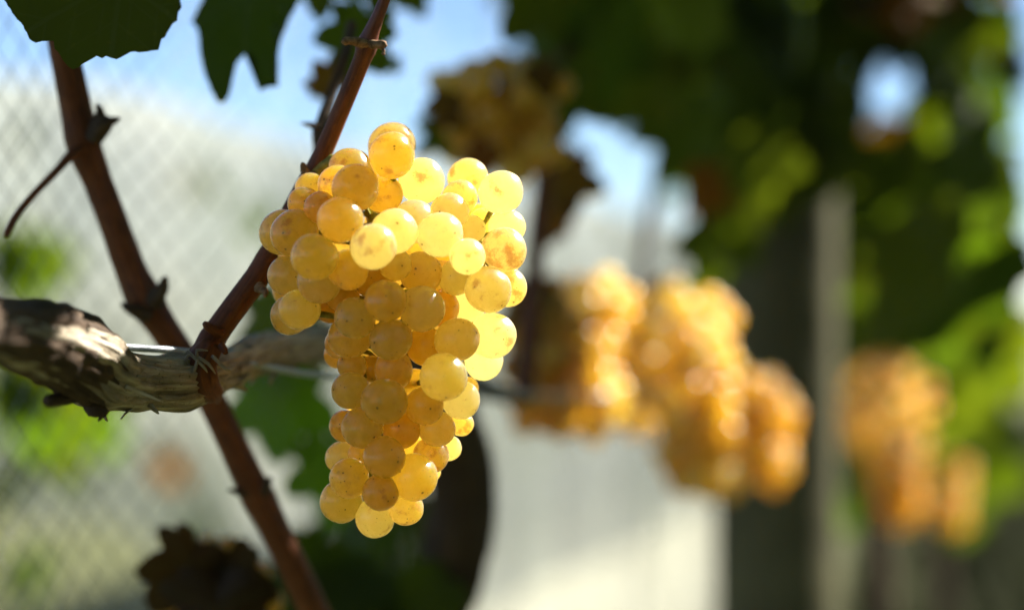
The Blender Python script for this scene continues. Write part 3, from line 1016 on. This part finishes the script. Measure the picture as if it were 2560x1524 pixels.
# ------------------------------------------------------------------ placed leaves
LV = [  # vine, px, py, D, size px, roll, yaw, pitch, old, var, lit
 # dark leaves along the top, middle
 (vine2, 890, 115, .80, 120, 20, 20, 10, 0, 0, 0), (vine2, 828, 195, .80, 75, -160, 40, 20, 1, 0, 0),
 (vine2, 1030, -20, .9, 75, -30, 10, 0, 0, 1, 0), (vine2, 985, 165, .86, 32, 60, 60, 10, 0, 2, 0),
 (vine2, 1330, 10, .95, 125, 30, 20, 10, 0, 1, 0), (vine2, 1190, 330, .99, 110, -40, 20, 5, 0, 2, 0),
 (vine2, 1090, 340, .95, 75, 40, 30, 10, 0, 0, 0), (vine2, 1400, 250, 1.0, 130, 10, -20, 10, 0, 3, 0),
 (vine2, 1500, 120, 1.05, 190, 0, 0, 0, 0, 0, 0), (vine2, 1410, 470, 1.05, 110, -20, 30, 10, 1, 1, 0),
 (vine2, 1400, 560, 1.06, 80, 10, 20, 10, 1, 0, 0), (vine2, 1320, 780, 1.05, 100, 0, 40, 10, 1, 1, 0), (vine2, 1330, 900, 1.05, 90, 20, 40, 10, 1, 0, 0),
 (vine2, 1610, 210, 1.1, 150, 30, 10, 10, 0, 1, 0), (vine2, 1700, 80, 1.15, 220, -20, 20, 0, 0, 2, 0), (vine2, 1730, 330, 1.2, 170, 10, 0, 10, 0, 3, 0),
 (vine2, 1740, 490, 1.25, 100, -10, 30, 0, 1, 1, 0), (vine2, 1850, 180, 1.3, 220, 20, 20, 0, 0, 0, 0), (vine2, 1870, 420, 1.35, 180, -20, 10, 0, 0, 1, 0),
 (vine2, 1790, 610, 1.4, 150, 10, 30, 0, 0, 2, 0),
 (vine2, 1100, 280, .92, 70, 20, 30, 0, 1, 1, 0), (vine2, 1200, 400, .93, 60, 30, 10, 0, 1, 0, 0), (vine2, 1360, 200, .93, 60, -30, 10, 0, 1, 0, 0),
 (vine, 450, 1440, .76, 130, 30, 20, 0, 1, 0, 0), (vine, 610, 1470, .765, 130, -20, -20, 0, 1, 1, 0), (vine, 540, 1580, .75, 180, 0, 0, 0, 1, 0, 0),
 # low leaves behind the bunch
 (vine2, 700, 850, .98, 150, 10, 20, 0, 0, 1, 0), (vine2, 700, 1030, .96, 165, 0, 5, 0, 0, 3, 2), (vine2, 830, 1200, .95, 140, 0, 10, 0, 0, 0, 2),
 (vine2, 925, 1375, 1.12, 100, 10, 20, 10, 0, 3, 1),
 (vine2, 770, 1430, .92, 120, 30, 20, 0, 0, 1, 0), (vine2, 890, 1590, .93, 150, -20, 10, 0, 0, 2, 0), (vine2, 1070, 1450, .99, 90, 20, 30, 0, 0, 0, 0),
 (vine2, 1050, 1290, 1.0, 75, 20, -30, 0, 0, 1, 0), (vine2, 800, 1620, .9, 260, 0, 0, 0, 0, 3, 0), (vine2, 980, 1640, .92, 260, 0, 0, 0, 0, 3, 0),
 (vine2, 840, 1440, 1.26, 160, 0, 0, 0, 0, 1, 0), (vine2, 1000, 1400, 1.28, 160, 0, 0, 0, 0, 2, 0), (vine2, 900, 1300, 1.3, 120, 0, 0, 0, 0, 0, 0), (vine2, 1000, 1540, 1.25, 160, 0, 0, 0, 0, 3, 0), (vine2, 720, 1480, 1.24, 100, 0, 0, 0, 0, 3, 0),
 # leaf by the long bunch
 (vine2, 1760, 690, 1.22, 80, 60, 30, 10, 0, 0, 1),
 # right side
 (vine3, 2230, 600, 2.0, 180, 10, 30, 10, 0, 0, 1), (vine3, 2330, 760, 2.1, 200, -10, -30, 10, 0, 1, 1), (vine3, 2430, 900, 2.3, 200, 20, -20, 0, 0, 2, 1),
 (vine3, 2380, 1060, 2.4, 190, 10, 20, 10, 0, 3, 1), (vine3, 2310, 430, 2.0, 130, 40, 40, 0, 0, 0, 0), (vine3, 2170, 520, 1.9, 110, 0, 30, 0, 1, 0, 1),
 (vine3, 2170, 640, 1.9, 110, 20, 30, 0, 1, 1, 1), (vine3, 2240, 440, 2.1, 90, 20, 30, 0, 1, 0, 0), (vine3, 2150, 760, 2.1, 130, 0, 10, 0, 0, 1, 0),
 (vine3, 2060, 250, 1.8, 130, 50, 60, 0, 0, 2, 1), (vine3, 1790, 30, 1.5, 100, 20, 60, 0, 0, 1, 1), (vine3, 2430, 350, 2.2, 130, 0, 30, 0, 0, 1, 0),
 (vine3, 2430, 640, 2.4, 130, 0, 30, 0, 0, 3, 0), (vine3, 2300, 820, 2.6, 150, 0, 10, 0, 0, 2, 0), (vine3, 2160, 960, 2.5, 140, 0, 10, 0, 0, 1, 0),
 (vine3, 2110, 130, 1.9, 85, 10, 10, 0, 0, 0, 0), (vine3, 2330, 150, 1.9, 90, 30, 10, 0, 0, 1, 0), (vine3, 2270, 60, 1.9, 95, -20, 10, 0, 0, 2, 0), (vine3, 2110, 350, 1.9, 85, 10, 10, 0, 0, 3, 0),
 (vine3, 2340, 320, 1.95, 90, 10, 10, 0, 0, 0, 0), (vine3, 2420, 240, 2.0, 90, -30, 10, 0, 0, 1, 0), (vine3, 2430, 100, 2.0, 90, 20, 10, 0, 0, 2, 0), (vine3, 2250, 420, 1.95, 85, 10, 10, 0, 0, 3, 0), (vine3, 2170, 20, 1.9, 90, 10, 10, 0, 0, 0, 0),
 (vine3, 2340, 260, 1.9, 100, 10, -20, 0, 0, 0, 0), (vine3, 2180, 120, 1.9, 90, 10, -20, 0, 0, 1, 0), (vine3, 2110, 250, 1.85, 90, 10, -20, 0, 0, 2, 0), (vine3, 2250, 120, 1.9, 80, 10, -20, 0, 0, 1, 0), (vine3, 2530, 200, 2.2, 70, 10, -20, 0, 0, 1, 0), (vine3, 2530, 520, 2.2, 60, 10, -20, 0, 0, 1, 0),
 (vine3, 2490, 300, 2.1, 80, 10, -20, 0, 0, 0, 0), (vine3, 2500, 420, 2.2, 80, 10, -20, 0, 0, 1, 0), (vine3, 2500, 580, 2.2, 80, 10, -20, 0, 0, 2, 0), (vine3, 2490, 60, 2.1, 80, 10, -20, 0, 0, 3, 0), (vine3, 2330, 1000, 2.3, 80, 10, -20, 0, 0, 3, 1),
 (vine3, 2450, 520, 2.1, 90, 10, -20, 0, 0, 0, 0), (vine3, 2460, 680, 2.1, 90, 10, -20, 0, 0, 1, 0), (vine3, 2450, 900, 2.2, 90, 10, -20, 0, 0, 2, 0), (vine3, 2130, 470, 1.9, 80, 10, 0, 0, 0, 2, 0), (vine3, 2390, 420, 2.0, 85, 0, 0, 0, 0, 3, 0), (vine3, 2130, 860, 2.2, 80, 0, 0, 0, 0, 1, 0),
 (vine3, 2075, 310, 1.5, 100, 0, 0, 0, 0, 1, 0), (vine3, 2080, 430, 1.5, 90, 20, 0, 0, 0, 2, 0),
 (vine2, 800, -40, .82, 100, 0, 10, 0, 0, 2, 0), (vine2, 955, -30, .84, 90, 10, 10, 0, 0, 3, 0),
 (vine3, 1930, 60, 1.5, 120, 10, 20, 0, 0, 1, 0), (vine3, 2000, 190, 1.5, 120, -20, 10, 0, 0, 2, 0), (vine3, 1900, 330, 1.5, 120, 20, -10, 10, 0, 0, 0), (vine3, 2040, 370, 1.55, 120, 0, 10, 0, 0, 3, 0),
 (vine3, 1960, 470, 1.55, 120, 0, 10, 10, 0, 2, 0), (vine3, 2060, 60, 1.55, 120, 0, 10, 10, 0, 2, 0),
 (vine3, 2420, 1180, 2.8, 200, 0, 10, 0, 0, 0, 0), (vine3, 2120, 1180, 2.6, 170, 0, 10, 0, 0, 0, 0),
]
random.seed(77)
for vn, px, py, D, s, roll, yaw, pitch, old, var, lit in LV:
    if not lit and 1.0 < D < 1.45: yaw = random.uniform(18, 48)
    o = put_leaf(vn, at(px, py, D), s * K * D / 0.8, roll, yaw, pitch, bool(old), (0.4, 0.42, 0.5) if vn is vine else ((2.0, 2.5, 1.8) if lit == 2 else None), var)  # brighter tint on the low leaves stands in for sun they miss
    if lit == 1:
        SUN_TARGETS.append((at(px, py, D), s * 0.18 * K * D))

# random filler leaves on the right half, in depth behind the placed ones, leaving the openings to the sky
GAPS = [(1560, 350, 75), (1565, 460, 85), (1560, 580, 90), (1450, 660, 150), (1650, 640, 130), (1360, 610, 70), (2210, 240, 60), (2225, 1100, 190), (2370, 1230, 110), (1120, 90, 140), (1020, 110, 60), (2600, 600, 90), (2600, 250, 90), (2600, 950, 90), (2600, 1200, 90), (1500, 900, 160)]


def blocks(p, R, upto=None):
    for t, tr in SUN_TARGETS[:upto]:
        w = p - t
        k = w.dot(SUN)
        if k <= 0.0: continue
        if (w - SUN * k).length < R + tr: return True
    return False


def in_gap(px, py, s):
    return any(math.hypot(px - gx, py - gy) < gr + s for gx, gy, gr in GAPS)


FILL = []
count = 0
tries = 0
while count < 190 and tries < 8000:
    tries += 1
    D = random.uniform(1.15, 3.2)
    px = random.uniform(1330, 2520) if count % 2 else random.uniform(1880, 2520)
    py = random.uniform(-120, 620) if px < 2060 else random.uniform(-120, 1150)
    lim = 420 + max(0, (px - 1500)) * 0.25
    if px < 2060 and py > lim: continue
    size = random.uniform(0.055, 0.085)
    spx = size / (K * D)
    if in_gap(px, py, spx * 0.55): continue
    rowx = -0.26 + 0.3 * D
    p = at(px, py, D)
    if abs(p.x - rowx) > 0.5: continue
    if px > 1750 and px < 2110 and py > 480 and D < 1.7: continue
    if blocks(p, size * 0.9, N_NEAR): continue
    put_leaf(vine3 if D > 1.7 else vine2, p, size, random.uniform(-60, 60), random.uniform(-15, 60), random.uniform(-25, 40), random.random() < 0.08)
    FILL.append(p)
    count += 1


# ------------------------------------------------------------------ unseen leaf roof above the frame, its holes shaped to let sun reach chosen spots
count = 0
tries = 0
while count < 560 and tries < 40000:
    tries += 1
    D = random.uniform(-0.7, 3.6) if count % 2 else random.uniform(-0.7, 0.9)
    p = Vector((-0.26 + 0.3 * D + random.uniform(-0.22, 0.50), D, 0))
    zlo = CAM_Z + 0.175 * D
    p.z = random.uniform(zlo, 1.95)
    size = random.uniform(0.065, 0.095)
    if D < 0.12:
        # unseen leaves round and behind the lens, added to block sky light
        p.x = random.gauss(-0.02, 0.30)
        p.z = random.uniform(0.75, 1.7) if D < -0.12 else random.uniform(1.16, 1.7)
        if (p - Vector((0, 0, CAM_Z))).length < 0.16: continue
    elif p.z - size < CAM_Z + 0.163 * D + 0.01: continue
    if blocks(p, size * 1.0): continue
    vn = vine if D < 0.85 else (vine2 if D < 1.7 else vine3)
    shade_leaf(vn, p, size, random.uniform(-70, 70), random.uniform(-180, 180), random.uniform(-10, 70))
    count += 1
shade_pts = [at(px, py, D) for vn, px, py, D, sz, ro, ya, pi_, old, var, lit in LV if not lit == 1] + FILL
shade_pts += [at(px, py, 0.98) for px, py in ((1130, 200), (1220, 180), (1330, 200), (1150, 330), (1250, 330), (1340, 330), (1250, 420))]
shade_pts += [at(px, py, 0.78) for px, py in ((440, 1400), (540, 1360), (640, 1400), (480, 1500), (600, 1500))]
shade_pts += [at(px, py, D) for px, py, D in ((600, 880, .655), (560, 870, .64), (660, 850, .68), (250, 860, .575), (200, 840, .565), (290, 900, .585), (1250, 975, .92), (1350, 1000, .97), (1450, 990, 1.04), (1400, 990, 1.0), (1120, 940, .87), (0, 790, .515), (50, 780, .53), (110, 780, .545), (170, 810, .56), (60, 820, .53), (140, 860, .55), (230, 900, .57), (320, 940, .59), (640, 880, .67), (740, 860, .71), (220, 300, .67), (300, 600, .68), (400, 800, .685), (560, 1080, .7), (640, 1240, .71))]
shade_pts += [at(px, py, D) for px, py, D in ((1600, 760, 1.2), (1640, 880, 1.2), (1690, 960, 1.2), (1700, 1130, 1.2), (1560, 900, 1.3), (1345, 850, 1.06), (1370, 960, 1.06), (1430, 900, 1.12), (1440, 1000, 1.12), (1880, 1030, 1.4), (1890, 1130, 1.4), (2170, 960, 1.92), (2200, 1050, 1.92), (2220, 1200, 1.92), (2130, 1000, 2.0), (2360, 1220, 2.2)) for _ in (0, 1)]
for p in shade_pts:  # unseen leaves added along the sun ray to shade each point
    for k in [random.uniform(0.16 + 0.11 * a_, 0.30 + 0.11 * a_) for a_ in range(6)][:6 if p.y < 1.6 else 4]:
        q = p + SUN * k + Vector((random.uniform(-.018, .018), random.uniform(-.018, .018), random.uniform(-.012, .018)))
        s = 0.085
        if abs((q.x) / q.y) < 0.2727 + s / q.y and abs(q.z - CAM_Z) / q.y < 0.163 + s / q.y: continue
        while blocks(q, s * 0.95, N_NEAR if p.y < 1.7 else None) and s > 0.016: s *= 0.85
        if s <= 0.016: continue
        vn = vine if q.y < 0.85 else (vine2 if q.y < 1.7 else vine3)
        shade_leaf(vn, q, s, random.uniform(-50, 50), math.degrees(-SUN_AZ) + random.uniform(-30, 30), random.uniform(-60, -15))
# unseen leaves added to throw the shade over the left half of the bunch and over the cordon
for tgt, k, s in ((at(*z1(560, 560), .58), .34, .05), (at(*z1(560, 700), .57), .37, .05), (at(*z1(700, 520), .585), .40, .05), (at(*z1(480, 800), .6), .30, .055), (at(*z1(620, 540), .6), .42, .040), (at(*z1(380, 1150), .6), .26, .060), (at(330, 900, .59), .35, .09), (at(180, 860, .57), .40, .09),
                  (at(300, 60, .62), .3, .09), (at(600, 60, .73), .3, .09), (at(450, 900, .6), .5, .07), (at(700, 1000, .6), .4, .05), (at(250, 500, .67), .33, .09), (at(600, 750, .62), .37, .06)):
    while blocks(tgt + SUN * k, s * 1.05) and s > 0.012: s *= 0.88
    shade_leaf(vine, tgt + SUN * k, s, random.uniform(-30, 30), math.degrees(-SUN_AZ), -35)

for vn, mb in SHADE_CANOPY.values():
    mb.build('shade_canopy', M['leaf'], vn)['kind'] = 'stuff'

# ------------------------------------------------------------------ bird netting beside the row
def net():
    V, F = [], []
    x0, sl = -0.412, 0.30
    du = Vector((sl, 1, 0)).normalized()
    nrm = Vector((du.y, -du.x, 0))
    cw, ch = 0.020, 0.0165
    nc, nr = 128, 62
    start = Vector((x0 + sl * 0.5, 0.5, 0.60))

    def pt(i, j):
        s = i * cw * 0.5
        h = j * ch * 0.5
        o = 0.020 * noise.noise(Vector((s * 4.5, h * 1.1, 0.3))) + 0.006 * noise.noise(Vector((s * 16, h * 5, 4.3)))
        a = 0.005 * noise.noise(Vector((s * 20, h * 20, 9.3))) + 0.012 * noise.noise(Vector((s * 5, h * 4, 1.3)))
        b_ = 0.005 * noise.noise(Vector((s * 20, h * 20, 2.3))) + 0.016 * noise.noise(Vector((s * 4, h * 5, 6.3)))
        return start + du * (s + a) + Vector((0, 0, h + b_)) + nrm * o
    rad = 0.00030
    for i in range(2 * nc):
        for j in range(2 * nr):
            if (i + j) % 2: continue
            for dj in (1, -1):
                j2 = j + dj
                if j2 < 0 or j2 > 2 * nr: continue
                a, b_ = pt(i, j), pt(i + 1, j2)
                t = (b_ - a).normalized()
                x = t.cross(nrm).normalized()
                o = len(V)
                for p in (a, b_):
                    for q in range(3):
                        th = q * 2.0944
                        V.append(p + (x * math.cos(th) + nrm * math.sin(th)) * rad)
                for q in range(3):
                    q2 = (q + 1) % 3
                    F.append((o + q, o + q2, o + 3 + q2, o + 3 + q))
    return mesh_obj('bird_netting', V, F, M['net'], None, (0, 0, 0))


tag(net(), 'fine diamond mesh bird netting hanging beside the vine row', 'netting')


# ------------------------------------------------------------------ neighbouring row under white net
def netted_row(name, off, d0, d1, top, half, label, nu=220):
    V, F = [], []
    prof = [(-1.0, 0.0), (-0.95, 0.35), (-0.85, 0.75), (-0.6, 0.95), (-0.2, 1.0), (0.2, 1.0), (0.6, 0.95), (0.85, 0.75), (0.95, 0.35), (1.0, 0.0)]
    # refine profile
    pr = []
    for i in range(len(prof) - 1):
        for t in (0, 0.33, 0.66):
            pr.append((prof[i][0] + (prof[i + 1][0] - prof[i][0]) * t, prof[i][1] + (prof[i + 1][1] - prof[i][1]) * t))
    pr.append(prof[-1])
    du = Vector((0.3, 1, 0)).normalized()
    nrm = Vector((du.y, -du.x, 0))
    st = Vector((off + 0.3 * d0, d0, 0))
    L = (d1 - d0) * 1.044
    for i in range(nu):
        s = L * i / (nu - 1)
        for (a, b_) in pr:
            q = 0.10 * noise.noise(Vector((s * 1.7, a * 2, off))) + 0.05 * noise.noise(Vector((s * 6, a * 1.2, off + 5)))
            z = b_ * (top + 0.05 * noise.noise(Vector((s * 0.9, 1, off)))) 
            D_ = d0 + s / 1.044
            hem = max(0.01, 0.78 - 0.36 * max(0, D_ - 3.8)) * (1 + 0.35 * noise.noise(Vector((s * 2.5, 7, off))))
            z = hem + (z - hem * b_) if b_ < 0.999 else z
            V.append(st + du * s + nrm * (a * half * (1 + q) + q * 0.6) + Vector((0, 0, z)))
    m = len(pr)
    for i in range(nu - 1):
        for k in range(m - 1):
            F.append((i * m + k, i * m + k + 1, (i + 1) * m + k + 1, (i + 1) * m + k))
    return tag(mesh_obj(name, V, F, M['sheet'], None, (0, 0, 0)), label, 'netting')


netted_row('net_cover', -2.2, 1.6, 16.0, 1.46, 0.32, 'white net cover draped over the neighbouring vine row')
rw = random.Random(8)
vine4 = empty('grapevine', Vector((-2.2 + 0.3 * 5, 5, 0)), 'green vine foliage showing faintly under the white net cover', 'vine')
for i in range(70):
    D = rw.uniform(2.9, 8.5)
    p = Vector((-2.2 + 0.3 * D + 0.22, D, rw.uniform(0.45, 1.3)))
    put_leaf(vine4, p, rw.uniform(0.07, 0.12), rw.uniform(-60, 60), rw.uniform(20, 110), rw.uniform(-20, 30), rw.random() < 0.12)

for px, py, D, sz in ((60, 690, 2.6, 130), (130, 660, 2.7, 90), (90, 930, 2.5, 150), (230, 980, 2.8, 120), (60, 1080, 2.5, 130), (150, 1130, 2.6, 110), (260, 1080, 2.7, 90), (30, 640, 2.6, 90), (430, 1180, 3.0, 60), (640, 560, 4.2, 60), (520, 480, 4.2, 50), (20, 1000, 2.5, 120)):
    put_leaf(vine4, at(px, py, D), sz * K * D / 0.8, rw.uniform(-40, 40), rw.uniform(-30, 30), rw.uniform(-10, 20), px in (430,))

# ------------------------------------------------------------------ unseen vine row across the aisle, added to block sky light
def shade_hedge():
    V, F, R = [], [], []
    rr = random.Random(4)
    for i in range(2600):
        D = rr.uniform(-5, 5)
        c = Vector((1.7 + 0.3 * D + rr.gauss(0, 0.16), D, rr.uniform(0.35, 2.0)))
        q = Euler((rr.uniform(-.6, .9), rr.uniform(-1, 1), rr.uniform(0, 6.28))).to_quaternion()
        s = rr.uniform(0.07, 0.12)
        o = len(V)
        for k in range(10):
            th = -math.pi + (k + 0.5) * math.pi / 5
            w = (1.0 if k % 2 else 0.66) * s
            l = Vector((math.sin(th) * w, 0.25 * w * (k % 2), -math.cos(th) * w))
            V.append(c + q @ l)
            R.append((l.x / s, 0, l.z / s))
        V.append(c)
        R.append((0, 0, 0))
        F += [(o + 10, o + (k + 1) % 10, o + k) for k in range(10)]
    o = mesh_obj('foliage', V, F, M['leaf'], None, (0, 0, 0), R)
    tag(o, 'unseen dense green foliage added across the aisle to block sky light', 'foliage', None, 'stuff')


shade_hedge()


# ------------------------------------------------------------------ ground
def ground():
    m, nt, out = new_mat('dry_grass_and_soil')
    g = G(nt)
    oc = g.n('ShaderNodeTexCoord').outputs['Object']
    n = g.noise(oc, 1.3, 5, 0.65)
    n2 = g.noise(oc, 18, 4, 0.7)
    c = g.ramp(n, [(0.3, (0.03, 0.04, 0.014)), (0.55, (0.065, 0.068, 0.03)), (0.75, (0.11, 0.10, 0.06))])
    c = g.mix(g.math('MULTIPLY', n2, 0.5), c, (0.14, 0.15, 0.05))
    p = principled(g, c, 0.9, 0.2, g.bump(n2, 0.6, 0.03))
    nt.links.new(p.outputs[0], out.inputs[0])
    V, F = [], []
    xs = [-900, -300, -100, -40, -15, -6, -2, 0, 2, 6, 15, 40, 100, 300, 900]
    for y in [q for q in xs]:
        for x in xs:
            V.append((x, y, 0.0 if abs(x) < 30 and abs(y) < 30 else 0.5 * noise.noise(Vector((x * .01, y * .01, 0)))))
    k = len(xs)
    for i in range(k - 1):
        for j in range(k - 1):
            F.append((i * k + j, i * k + j + 1, (i + 1) * k + j + 1, (i + 1) * k + j))
    o = mesh_obj('ground', V, F, m, None, (0, 0, 0))
    o['kind'] = 'structure'


ground()


def straw_path():
    m, nt, out = new_mat('dry_straw')
    g = G(nt)
    oc = g.n('ShaderNodeTexCoord').outputs['Object']
    n = g.noise(oc, 3, 5, 0.65)
    c = g.ramp(n, [(0.3, (0.20, 0.20, 0.14)), (0.7, (0.34, 0.34, 0.28))])
    p = principled(g, c, 0.9, 0.2, g.bump(g.noise(oc, 40, 3, 0.6), 0.6, 0.02))
    nt.links.new(p.outputs[0], out.inputs[0])
    V, F = [], []
    n_ = 60
    for i in range(n_):
        D = 3.5 + 30 * i / (n_ - 1)
        a = 0.1 * noise.noise(Vector((D * 1.7, 0, 0)))
        b_ = 0.1 * noise.noise(Vector((D * 1.7, 5, 0)))
        V += [(-2.3 + a + 0.3 * D, D, 0.004), (-1.1 + b_ + 0.3 * D, D, 0.004)]
    F = [(2 * i, 2 * i + 1, 2 * i + 3, 2 * i + 2) for i in range(n_ - 1)]
    o = mesh_obj('path', V, F, m, None, (0, 0, 0))
    o['kind'] = 'structure'


straw_path()


def weeds():
    rr = random.Random(12)
    V, F = [], []
    for i in range(5000):
        D = rr.uniform(3.6, 13)
        x = -0.26 + 0.3 * D + rr.gauss(0.25, 0.35)
        h = rr.uniform(0.10, 0.42) * (0.6 + 0.6 * noise.noise(Vector((x * 2, D * 2, 0))) ** 2 + 0.3)
        a = rr.uniform(0, 6.28)
        lean = Vector((math.cos(a), math.sin(a), 0)) * h * rr.uniform(0.1, 0.5)
        sd = Vector((-math.sin(a), math.cos(a), 0)) * rr.uniform(0.004, 0.012)
        b = Vector((x, D, 0.0))
        o = len(V)
        V += [b - sd, b + sd, b + lean * 0.4 + Vector((0, 0, h * 0.6)) + sd * 0.7, b + lean * 0.4 + Vector((0, 0, h * 0.6)) - sd * 0.7, b + lean + Vector((0, 0, h))]
        F += [(o, o + 1, o + 2, o + 3), (o + 3, o + 2, o + 4)]
    o = mesh_obj('grass', V, F, mat_simple('dull_grass', (0.055, 0.06, 0.02), 0.8, 0.2, 3, 0.5), None, (0, 0, 0))
    tag(o, 'rough dull green grass growing under the vine row', 'grass', None, 'stuff')


weeds()
